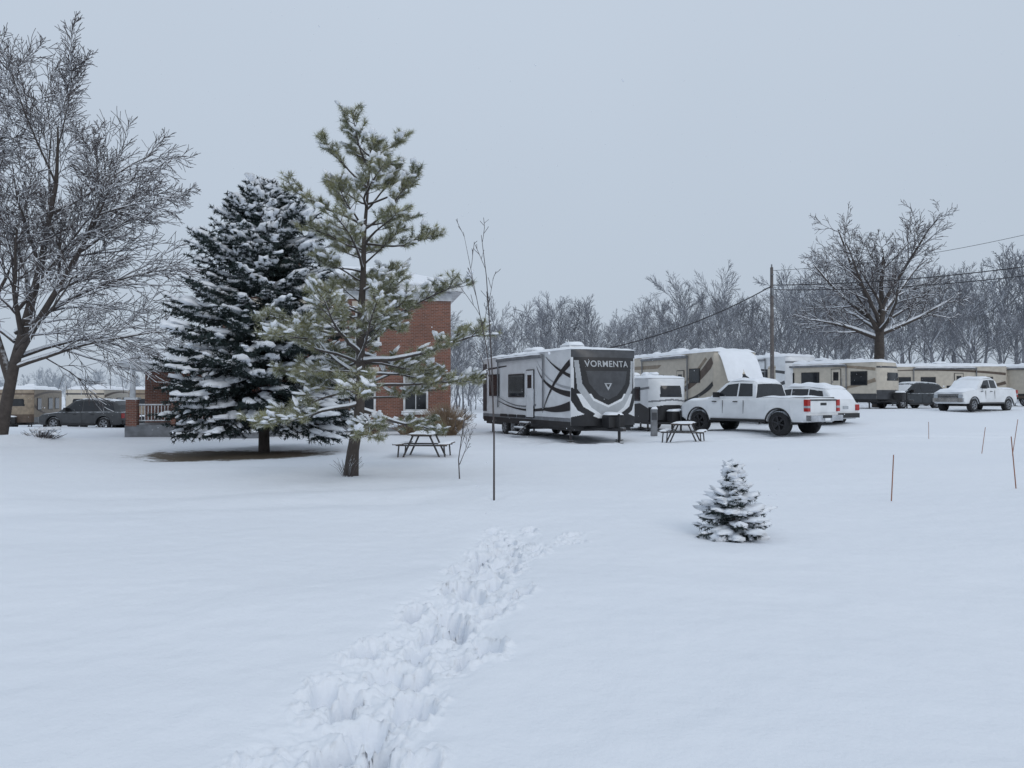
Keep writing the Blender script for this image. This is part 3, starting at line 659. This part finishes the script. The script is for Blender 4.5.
pgh=[(-.78,1.30),(-.70,1.86),(-.55,1.97),(.0,2.0),(.5,1.97),(.75,1.90),(1.5,1.31)]
pw=[[(-.6,1.43),(-.52,1.86),(.02,1.88),(.02,1.43)],[(.12,1.43),(.12,1.88),(.58,1.84),(1.08,1.43)]]
car('pickup_truck',(9.95,31.6,G(10,31.7)-.04),math.radians(125),5.8,2.03,.5,ptop,pgh,(-1.78,1.9),.44,'white',pw,[(.8,1.5,'glass'),(-.77,-.70,'glass')],
    [(-.65,.7,'roof',.12),(.78,1.5,'glass',.05),(1.5,2.85,'top',.09),(-2.8,-.85,'top',.07)],'pickup','darkalloy',sc=1.07)
car('pickup_truck',(25.4,42.2,G(25.3,42.2)-.03),math.radians(210),5.7,2.0,.48,ptop,pgh,(-1.78,1.9),.4,'white',pw,[(.8,1.5,'snow'),(-.77,-.70,'glass')],
    [(-.65,.7,'roof',.12),(.78,1.5,'glass',.06),(1.5,2.85,'top',.12),(-2.8,-.85,'top',.1)],'pickup',sc=.9)
stop=[(-2.4,.98),(-1.5,1.0),(.9,.98),(1.2,.98),(2.1,.86),(2.4,.72)]
sgh=[(-2.3,.98),(-2.15,1.35),(-1.9,1.58),(-1.0,1.68),(.0,1.69),(.35,1.62),(1.25,.99)]
sw=[[(-1.95,1.1),(-1.8,1.48),(-1.15,1.55),(-1.15,1.08)],[(-1.05,1.07),(-1.05,1.56),(-.2,1.57),(-.2,1.06)],[(-.1,1.06),(-.1,1.57),(.3,1.53),(.85,1.06)]]
def suv(nm,x,y,h,paint,ws,dz=0,sth=.1,sc=1):
    return car(nm,(x,y,G(x,y)-.03+dz),math.radians(h),4.8,1.88,.28,stop,sgh,(-1.4,1.45),.35,paint,sw,[(.45,1.2,ws),(-2.25,-1.95,ws)],[(-1.9,.3,'roof',sth),(.45,1.2,'glass',.05),(1.3,2.2,'top',sth*.7)],'suv',sc=sc)
suv('parked_suv',13.5,36,118,'white','snow',sth=.16,sc=1.02)
suv('parked_suv',26.0,50.5,200,'darkpaint','glass',sth=.06,sc=1.0)
suv('parked_suv',-23.6,43,176,'greypaint','glass',dz=-.08,sth=.03)
# ------------------------------------------------------------------ trailers
def pip(u,v,poly):
    c=False; n=len(poly)
    for i in range(n):
        x1,y1=poly[i];x2,y2=poly[(i+1)%n]
        if (y1>v)!=(y2>v) and u<(x2-x1)*(v-y1)/(y2-y1)+x1: c=not c
    return c
def band(p0,p1,p2,w0,w1,n=14,zlo=.63,zhi=3.34,xh=4.48):
    up=[];dn=[]
    for i in range(n+1):
        t=i/n; x=(1-t)**2*p0[0]+2*t*(1-t)*p1[0]+t*t*p2[0]; z=(1-t)**2*p0[1]+2*t*(1-t)*p1[1]+t*t*p2[1]
        dx=2*(1-t)*(p1[0]-p0[0])+2*t*(p2[0]-p1[0]); dz=2*(1-t)*(p1[1]-p0[1])+2*t*(p2[1]-p1[1]); q=math.hypot(dx,dz); w=(w0+(w1-w0)*t)/2
        cl=lambda a,b:(max(-xh,min(xh,a)),max(zlo,min(zhi,b)))
        up.append(cl(x-dz/q*w,z+dx/q*w)); dn.append(cl(x+dz/q*w,z-dx/q*w))
    return up+dn[::-1]
def trailer(name,Acorner,hd,L,W,H,zb,base,side,wins,cap,capA=.42,axles=(-.6,.25),snowt=.14,ac=(.5,),tongue=True,low='black',center=None,awning=True,doors=(),steps=None,text=None,dz=0,noseslope=0):
    h=math.radians(hd); f=Vector((math.cos(h),math.sin(h))); lf=Vector((-math.sin(h),math.cos(h)))
    if center: c=Vector(center)
    else: c=Vector(Acorner)+lf*W/2-f*L/2
    e=empty(name,(c.x,c.y,G(c.x,c.y)+dz),h); hl=L/2; hwid=W/2
    b=MB()
    b.prism([(-hl,zb),(hl,zb),(hl,H-.02),(hl-.02,H),(-hl+.25,H),(-hl+.08,H-.08),(-hl,H-.25)],-hwid,hwid,base); b.build('body',e,.04,3)
    nu,nv=(150,150) if text else (70,80)
    def cp(u,v,off=0):
        vv=(v-.38)/.66; Av=capA*math.sqrt(max(0,1-min(1,abs(vv))**2.6))
        if noseslope: Av=max(0.0,capA*min(1,(1-v)/noseslope)**.6*min(1,.6+v*1.3))
        return (hl+Av*(1-abs(u)**3.2)+off+.003,u*(hwid-.005),zb+v*(H-.03-zb))
    g=MB(); g.v=[tuple(cp(-1+2*i/nu,j/nv)) for i in range(nu+1) for j in range(nv+1)]
    for i in range(nu):
        for j in range(nv):
            u=-1+2*(i+.5)/nu; v=(j+.5)/nv; k=cap[0]
            for kk,poly in cap[1:]:
                if pip(u,v,poly): k=kk
            g.f.append([i*(nv+1)+j,(i+1)*(nv+1)+j,(i+1)*(nv+1)+j+1,i*(nv+1)+j+1]); g.m.append(g.mi(k)); g.sm.append(True)
    g.build('front_cap',e)
    s=MB()
    for q,(k,poly) in enumerate(side):
        for sd in (-1,1): s.poly([(x,sd*(hwid+.003+.0022*q),z) for x,z in poly],k)
    s.build('side_graphics',e)
    w=MB(); off=.003+.0022*len(side)
    for (x0,x1,z0,z1) in wins:
        for sd in (-1,1):
            w.box(((x0+x1)/2,sd*(hwid+off+.004),(z0+z1)/2),(x1-x0+.09,.03,z1-z0+.09),'black'); w.box(((x0+x1)/2,sd*(hwid+off+.015),(z0+z1)/2),(x1-x0,.03,z1-z0),'glass')
    for (x0,x1,z0,z1,k) in doors:
        w.box(((x0+x1)/2,-(hwid+off+.006),(z0+z1)/2),(x1-x0+.08,.03,z1-z0+.08),'black'); w.box(((x0+x1)/2,-(hwid+off+.018),(z0+z1)/2),(x1-x0,.03,z1-z0),k)
        w.box(((x0+x1)/2,-(hwid+off+.03),z1-.45),((x1-x0)*.6,.03,.55),'glass'); w.box((x0+.08,-(hwid+off+.05),z0+.9),(.05,.05,.12),'chrome'); w.box((x1+.1,-(hwid+off+.06),z0+.8),(.03,.05,.7),'chrome')
    w.build('windows_and_door',e,.02)
    c_=MB(); c_.box((0,0,zb-.1),(L-.1,W-.3,.2),'black'); c_.box((0,0,zb-.02),(L-.06,W-.04,.14),low)
    for a in axles:
        for sd in (1,-1): wheel(c_,a,sd*(hwid-.14),.36,.22,sd); c_.box((a,sd*(hwid+.005),.86),(.8,.05,.12),'black')
        c_.cyl((a,-hwid+.2,.36),(a,hwid-.2,.36),.05,.05,'black')
    for x in (-hl+.5,hl-.6):
        for sd in (1,-1): c_.box((x,sd*(hwid-.3),zb/2-.1),(.07,.07,zb),'steel'); c_.box((x,sd*(hwid-.3),.02),(.22,.22,.04),'steel')
    if tongue:
        x1=hl+capA
        for sd in (1,-1):
            a=Vector((hl-.1,sd*.75,zb-.12)); bb=Vector((x1+.95,0,zb-.12)); c_.cyl(a,bb,.06,.06,'black',6)
        c_.cyl((x1+.75,0,.03),(x1+.75,0,zb+.45),.045,.045,'black',8); c_.box((x1+.75,0,.02),(.25,.25,.04),'steel'); c_.box((x1+1.02,0,zb-.1),(.25,.12,.12),'steel')
        c_.prism([(x1+.08,zb-.05),(x1+.62,zb-.05),(x1+.6,zb+.35),(x1+.5,zb+.42),(x1+.2,zb+.42),(x1+.1,zb+.35)],-.33,.33,'black'); c_.snow(x1+.1,x1+.6,-.33,.33,lambda x,y:zb+.42,.1,8,8)
    c_.build('chassis_and_wheels',e,.01)
    r=MB()
    for q in ac:
        x=q*hl; r.prism([(x-.5,H+.01),(x+.5,H+.01),(x+.38,H+.3),(x-.45,H+.32)],-.34,.34,'white'); r.snow(x-.48,x+.42,-.36,.36,lambda a,b_:H+.3,.14,10,8)
    for x in (-.2*hl,.15*hl,-.75*hl): r.box((x,.3,H+.12),(.36,.36,.2),'white'); r.snow(x-.2,x+.2,.1,.5,lambda a,b_:H+.22,.1,6,6)
    if awning:
        r.cyl((-hl*.55,-hwid-.1,H-.16),(hl*.5,-hwid-.1,H-.16),.08,.08,'grey',10); r.snow(-hl*.55,hl*.5,-hwid-.17,-hwid-.02,lambda a,b_:H-.09,.06,24,6)
        for x in (-hl*.55,hl*.5): r.box((x,-hwid-.07,(H+1.1)/2),(.06,.06,H-1.3),'grey')
    r.snow(-hl-.02,hl+.08,-hwid-.03,hwid+.03,lambda a,b_:H+.0,snowt,60,20)
    if noseslope: r.snow(hl-.1,hl+capA*.86,-hwid*.85,hwid*.85,lambda a,b_:zb+(H-.03-zb)*(1-noseslope*min(1,max(0,(a-hl)/(capA)))**(1/.6))-.02,.13,14,14)
    r.build('roof_fittings_and_snow',e,.015)
    if steps is not None:
        q=MB()
        for i in range(3): q.box((steps,-(hwid+.25+.24*i),.62-.2*i),(.75,.22,.035),'chrome'); q.box((steps,-(hwid+.25+.24*i),.655-.2*i),(.7,.2,.04),'snow')
        for sd in (-.37,.37): q.box((steps+sd,-(hwid+.5),.42),(.03,.75,.05),'steel',rx=.68)
        q.build('entry_steps',e,.005)
    if text:
        cu=bpy.data.curves.new('lettering','FONT'); cu.body=text[0]; cu.align_x='CENTER'; cu.align_y='CENTER'; cu.size=text[1]; cu.space_character=1.1; cu.offset=.006
        to=bpy.data.objects.new('lettering_tmp',cu); link(to); bpy.context.view_layer.update()
        me=bpy.data.meshes.new_from_object(to.evaluated_get(bpy.context.evaluated_depsgraph_get())); bpy.data.objects.remove(to)
        for v in me.vertices:
            u=v.co.x*text[3]/hwid; vv=text[2]+v.co.y/(H-zb); v.co=Vector(cp(max(-1,min(1,u)),vv,.012))
        me.materials.clear(); me.materials.append(M['silver']); o=bpy.data.objects.new('lettering',me); link(o); o.parent=e
    return e
mainside=[('grey',[(-4.5,.62),(4.5,.62),(4.5,.9),(-4.5,.9)]),
 ('black',[(-4.5,.62),(4.5,.62),(4.5,.76),(-4.5,.76)]),
 ('dgrey',[(-4.5,1.0),(-4.0,1.0),(-4.0,3.2),(-4.5,3.2)]),
 ('black',[(-4.0,2.9),(-1.6,3.0),(-1.6,3.05),(-4.0,2.99)]),
 ('black',band((1.55,2.9),(2.2,1.95),(4.48,1.78),.02,.22)),
 ('silver',band((1.6,3.1),(2.5,2.15),(4.48,2.0),.02,.10)),
 ('black',band((2.1,1.05),(2.9,2.3),(4.48,2.95),.02,.26)),
 ('black',band((2.4,3.25),(3.2,2.75),(4.48,2.45),.02,.14)),
 ('grey',band((-2.6,1.7),(-.5,1.1),(1.5,1.35),.02,.08)),
 ('black',band((-2.6,1.5),(-.2,.98),(2.3,1.2),.02,.12)),
 ('black',band((2.3,1.2),(3.3,1.15),(4.48,1.35),.12,.34)),]
cap_main=['white',
 ('black',[(-.93,.42),(.93,.42),(.95,1.1),(-.95,1.1)]),
 ('dgrey',[(-1.1,.9),(1.1,.9),(1.1,1.1),(-1.1,1.1)]),
 ('silver',[(-.93,.86),(-.82,.86),(-.74,.55),(-.45,.33),(0,.24),(.45,.33),(.74,.55),(.82,.86),(.93,.86),(.86,.48),(.5,.24),(.18,.14),(-.18,.14),(-.5,.24),(-.86,.48)]),
 ('black',[(-.8,.9),(.8,.9),(.72,.57),(.43,.36),(0,.27),(-.43,.36),(-.72,.57)]),
 ('dgrey',[(-.64,.72),(.64,.72),(.56,.55),(.28,.40),(0,.34),(-.28,.40),(-.56,.55)]),
 ('silver',[(-.12,.56),(.12,.56),(.0,.46)]),('black',[(-.06,.545),(.06,.545),(0,.50)]),
 ('black',[(-1.1,-.1),(1.1,-.1),(1.1,.1),(.62,.16),(.3,.1),(-.3,.1),(-.62,.16),(-1.1,.1)]),
 ('black',[(-1.1,.50),(-.95,.5),(-.72,.25),(-.4,.16),(-.5,.1),(-.85,.2),(-1.1,.42)]),
 ('black',[(1.1,.50),(.95,.5),(.72,.25),(.4,.16),(.5,.1),(.85,.2),(1.1,.42)])]
trailer('travel_trailer',(2.15,28.2),-67,9.0,2.72,3.45,.62,'white',mainside,[(-3.6,-2.45,1.75,2.65),(-1.3,.3,1.7,2.6)],cap_main,capA=.38,axles=(-1.9,-.95,0),ac=(.45,-.35),
  doors=[(.62,1.3,.85,2.75,'white')],steps=.95,text=('VORMENTA',.32,.81,1.0))
smallside=[('black',[(-2.2,.5),(2.2,.5),(2.2,1.0),(1.3,1.25),(-2.2,1.0)]),('grey',[(-2.2,1.6),(2.2,1.9),(2.2,2.0),(-2.2,1.75)])]
trailer('camper_trailer',(6.1,34.5),-72,4.2,1.85,2.4,.5,'white',smallside,[(-1.4,-.4,1.4,1.95),(.4,1.3,1.4,1.95)],
  ['white',('black',[(-1.1,-.1),(1.1,-.1),(1.1,.3),(.4,.36),(-.4,.36),(-1.1,.3)]),('glass',[(-.6,.55),(.6,.55),(.55,.82),(-.55,.82)]),('grey',[(-1.1,.42),(0,.47),(1.1,.42),(1.1,.46),(0,.51),(-1.1,.46)])],capA=.5,axles=(-.3,),ac=(),awning=False)
beigeside=[('tan',[(-4.5,.6),(4.5,.6),(4.5,1.0),(-4.5,1.0)]),('brown',band((-1,1.2),(2.2,1.3),(4.48,3.2),.05,.5)),('tan',band((-.5,1.5),(2.0,1.7),(3.9,3.3),.03,.2)),('tan',[(-4.5,2.9),(-.8,2.9),(-.4,3.1),(-4.5,3.1)]),('black',band((.8,1.1),(2.9,1.0),(4.48,2.0),.05,.25))]
trailer('travel_trailer',(10.0,38.2),-70,9.0,2.5,3.6,.6,'beige',beigeside,[(-3.6,-2.2,1.7,2.5),(-1.4,-.2,1.7,2.5),(2.4,3.3,2.1,2.75)],
  ['beige',('tan',[(-1.1,-.1),(1.1,-.1),(1.1,.2),(-1.1,.2)]),('brown',[(-1.1,.2),(1.1,.2),(.9,.3),(-.9,.3)]),('glass',[(-.5,.45),(.5,.45),(.45,.62),(-.45,.62)])],capA=1.15,noseslope=.62,axles=(-.9,.1),ac=(-.1,),doors=[(1.2,1.85,.85,2.7,'beige')],snowt=.24)
plain=lambda L,k1,k2:[(k1,[(-L/2,.6),(L/2,.6),(L/2,.95),(-L/2,.95)]),(k2,band((-L/2+.05,2.7),(0,2.95),(L/2-.05,2.45),.05,.2,zhi=3.05,xh=L/2)),(k2,band((0,1.1),(L*.25,1.2),(L/2-.05,1.8),.03,.25,xh=L/2))]
capw=lambda k1,k2:[k1,(k2,[(-1.1,-.1),(1.1,-.1),(1.1,.25),(-1.1,.25)]),('glass',[(-.6,.5),(.6,.5),(.55,.72),(-.55,.72)]),(k2,[(-1.1,.85),(1.1,.85),(1.1,.9),(-1.1,.9)])]
trailer('fifth_wheel_trailer',None,-70,8,2.5,3.55,.6,'white',plain(8,'grey','dgrey'),[(-3,-1.8,1.7,2.5),(1.5,2.5,1.7,2.5)],capw('white','grey'),center=(18.2,56),ac=(.3,),snowt=.24)
trailer('travel_trailer',None,-52,7.6,2.5,2.9,.6,'beige',plain(7.6,'dgrey','tan'),[(-3,-1.8,1.5,2.3),(-1.2,0,1.5,2.3),(2.2,3.2,1.5,2.3)],capw('beige','dgrey'),center=(21.0,51),ac=(-.1,),doors=[(.9,1.5,.8,2.5,'beige')],snowt=.24,capA=.5)
trailer('travel_trailer',None,-8,8.6,2.5,3.05,.6,'beige',plain(8.6,'tan','brown'),[(-3.8,-2.6,1.5,2.2),(-1.8,-.8,1.5,2.2),(2.4,3.3,1.5,2.2)],capw('beige','tan'),center=(33.6,60.5),ac=(0,),doors=[(.6,1.2,.8,2.5,'beige')],snowt=.24)
trailer('travel_trailer',None,-60,8.2,2.5,3.0,.6,'beige',plain(8.2,'brown','tan'),[(-3,-1.8,1.5,2.3),(2.2,3.2,1.5,2.3)],capw('beige','brown'),center=(39.9,58),ac=(0,),snowt=.24)
for i,(x,y,hd,k) in enumerate([(-41,58,-75,'beige'),(-36.6,58.5,-72,'tan'),(-31.6,59,-75,'beige'),(-27.4,60,-78,'tan')]):
    trailer('travel_trailer',None,hd,8,2.5,2.95,.6,k,plain(8,'dgrey','brown'),[(-3,-1.8,1.5,2.3),(-1.0,.2,1.5,2.3),(2.2,3.2,1.5,2.3)],capw(k,'brown' if i%2 else 'dgrey'),center=(x,y),ac=(0,),snowt=.24)
# ------------------------------------------------------------------ picnic tables
def table(x,y,rot,L,sc):
    e=empty('picnic_table',(x,y,G(x,y)-.05),math.radians(rot),sc); t=MB(); hl=L/2
    for i in range(5): t.box((0,-.3+i*.15,.78),(L,.14,.04),'wood')
    for s in (1,-1):
        for q in (0,.15): t.box((0,s*(.62+q),.48),(L,.14,.04),'wood')
        for xx in (-hl+.3,hl-.3):
            t.cyl((xx,s*.25,.76),(xx,s*.6,.0),.03,.03,'steel',8); t.cyl((xx,s*.7,.46),(xx,s*.74,.0),.025,.025,'steel',8)
    for xx in (-hl+.3,hl-.3): t.cyl((xx,-.8,.44),(xx,.8,.44),.028,.028,'steel',8); t.cyl((xx,-.32,.74),(xx,.32,.74),.028,.028,'steel',8)
    t.build('frame_and_boards',e,.006)
    s_=MB(); s_.snow(-hl,hl,-.38,.38,lambda a,b:.8,.055,16,10)
    for s in (1,-1): s_.snow(-hl,hl,min(s*.55,s*.84),max(s*.55,s*.84),lambda a,b:.5,.05,16,6)
    s_.build('snow_on_table',e)
table(-2.35,20.7,84,1.5,.86); table(6.05,27.2,70,1.7,.9)
def pedestal(x,y):
    e=empty('utility_pedestal',(x,y,G(x,y))); p=MB(); p.box((0,0,.55),(.25,.2,1.1),'grey'); p.box((0,-.11,.8),(.2,.03,.3),'dgrey'); p.snow(-.14,.14,-.12,.12,lambda a,b:1.1,.09,6,6); p.build('box',e,.01)
pedestal(5.75,31.2)
def upole(x,y,h,r=.15,arm=True):
    e=empty('utility_pole',(x,y,G(x,y)-.3)); p=MB(); p.cyl((0,0,0),(0,0,h),r,r*.65,'pole',12)
    if arm:
        p.cyl((0,-.1,h-.5),(0,-.3,h-.5),.05,.04,'grey'); p.cyl((0,0,h),(0,0,h+.2),.05,.04,'grey')
        p.box((.0,-.17,h-1.6),(.12,.1,.5),'grey')
    else: p.box((0,-.14,1.6),(.3,.16,.5),'grey')
    p.build('pole_and_fittings',e)
upole(16.9,50,9.6); upole(45,38,16.2); upole(4.3,42,3.9,.1,False)
def wire(a,b,sag,r=.012):
    cu=bpy.data.curves.new('power_line','CURVE'); cu.dimensions='3D'; s=cu.splines.new('POLY'); n=40; s.points.add(n)
    for i in range(n+1):
        t=i/n; p=Vector(a).lerp(Vector(b),t); p.z-=4*sag*t*(1-t); s.points[i].co=(*p,1)
    cu.bevel_depth=r; cu.bevel_resolution=1; cu.materials.append(M['wire']); link(bpy.data.objects.new('power_line',cu))
wire((16.9,50,8.75),(45,38,12.0),1.2,.032); wire((16.9,50,8.45),(45,38,11.3),1.25,.028); wire((16.9,50,9.7),(45,38,16.0),1.7,.014)
wire((16.9,50,8.7),(4.3,42,3.95),.5,.036)
for (x,y,h,lx,ly) in [(5.9,12.0,.72,.04,0),(13.1,21.5,.75,.12,.02),(8.5,13.0,.95,-.08,0),(13.3,20.5,1.0,.16,0),(14.6,27.0,.65,0,0)]:
    e=empty('marker_stake',(x,y,G(x,y)-.05)); p=MB(); p.cyl((0,0,0),(lx,ly,h),.009,.008,'orange',6); p.build('rod',e)
# ------------------------------------------------------------------ falling snow: real small flakes spread through the air
N=5200; fr=np.random.default_rng(77)
P=np.stack([fr.uniform(-26,30,N),fr.uniform(5,48,N),fr.uniform(.4,17,N)],-1)
O=np.array([[1,0,0],[-1,0,0],[0,1,0],[0,-1,0],[0,0,1],[0,0,-1]],float); Fo=np.array([[0,2,4],[2,1,4],[1,3,4],[3,0,4],[2,0,5],[1,2,5],[3,1,5],[0,3,5]])
sz=fr.uniform(.004,.011,(N,1,1))*np.array([1,1,1.3])
V=(P[:,None,:]+O[None]*sz).reshape(-1,3); F=(Fo[None]+(np.arange(N)*6)[:,None,None]).reshape(-1,3)
arr_obj('falling_snow',V,F,[M['snow']],None,True)
# ------------------------------------------------------------------ world, light, camera
w=bpy.data.worlds.new('World'); scene.world=w; w.use_nodes=True; nt=w.node_tree; n=nt.nodes; l=nt.links
bg=n['Background']; bg.inputs['Strength'].default_value=.1
sky=n.new('ShaderNodeTexSky'); sky.sky_type='NISHITA'; sky.sun_disc=False; sky.sun_elevation=math.radians(38); sky.sun_rotation=math.radians(150); sky.dust_density=4
mx=n.new('ShaderNodeMix'); mx.data_type='RGBA'; mx.inputs['Factor'].default_value=.93
tc=n.new('ShaderNodeTexCoord'); sp=n.new('ShaderNodeSeparateXYZ'); l.new(tc.outputs['Generated'],sp.inputs[0])
cr=n.new('ShaderNodeValToRGB'); l.new(sp.outputs['Z'],cr.inputs[0]); cr.color_ramp.elements[0].color=(.49,.565,.66,1); cr.color_ramp.elements[0].position=0; cr.color_ramp.elements[1].color=(.56,.64,.745,1); cr.color_ramp.elements[1].position=.5
nz=n.new('ShaderNodeTexNoise'); nz.inputs['Scale'].default_value=1.6; nz.inputs['Detail'].default_value=3; l.new(tc.outputs['Generated'],nz.inputs['Vector'])
mr=n.new('ShaderNodeMapRange'); mr.inputs['To Min'].default_value=9.6; mr.inputs['To Max'].default_value=10.6; l.new(nz.outputs['Fac'],mr.inputs['Value'])
sc=n.new('ShaderNodeVectorMath'); sc.operation='SCALE'; l.new(mr.outputs['Result'],sc.inputs['Scale']); l.new(cr.outputs['Color'],sc.inputs[0])
l.new(sky.outputs['Color'],mx.inputs['A']); l.new(sc.outputs['Vector'],mx.inputs['B']); l.new(mx.outputs['Result'],bg.inputs['Color'])
sd=bpy.data.lights.new('sun','SUN'); sd.energy=.5; sd.angle=math.radians(30); sd.color=(1,.97,.93)
so=link(bpy.data.objects.new('sun',sd)); so.rotation_euler=(math.radians(52),0,math.radians(30))
cd=bpy.data.cameras.new('camera'); cd.lens=27.07; cd.sensor_width=36; cd.clip_end=3000
co=link(bpy.data.objects.new('camera',cd)); co.location=(0,0,1.6); co.rotation_euler=(math.radians(90.82),0,0); scene.camera=co
scene.view_settings.view_transform='Standard'; scene.view_settings.look='None'; scene.view_settings.exposure=0
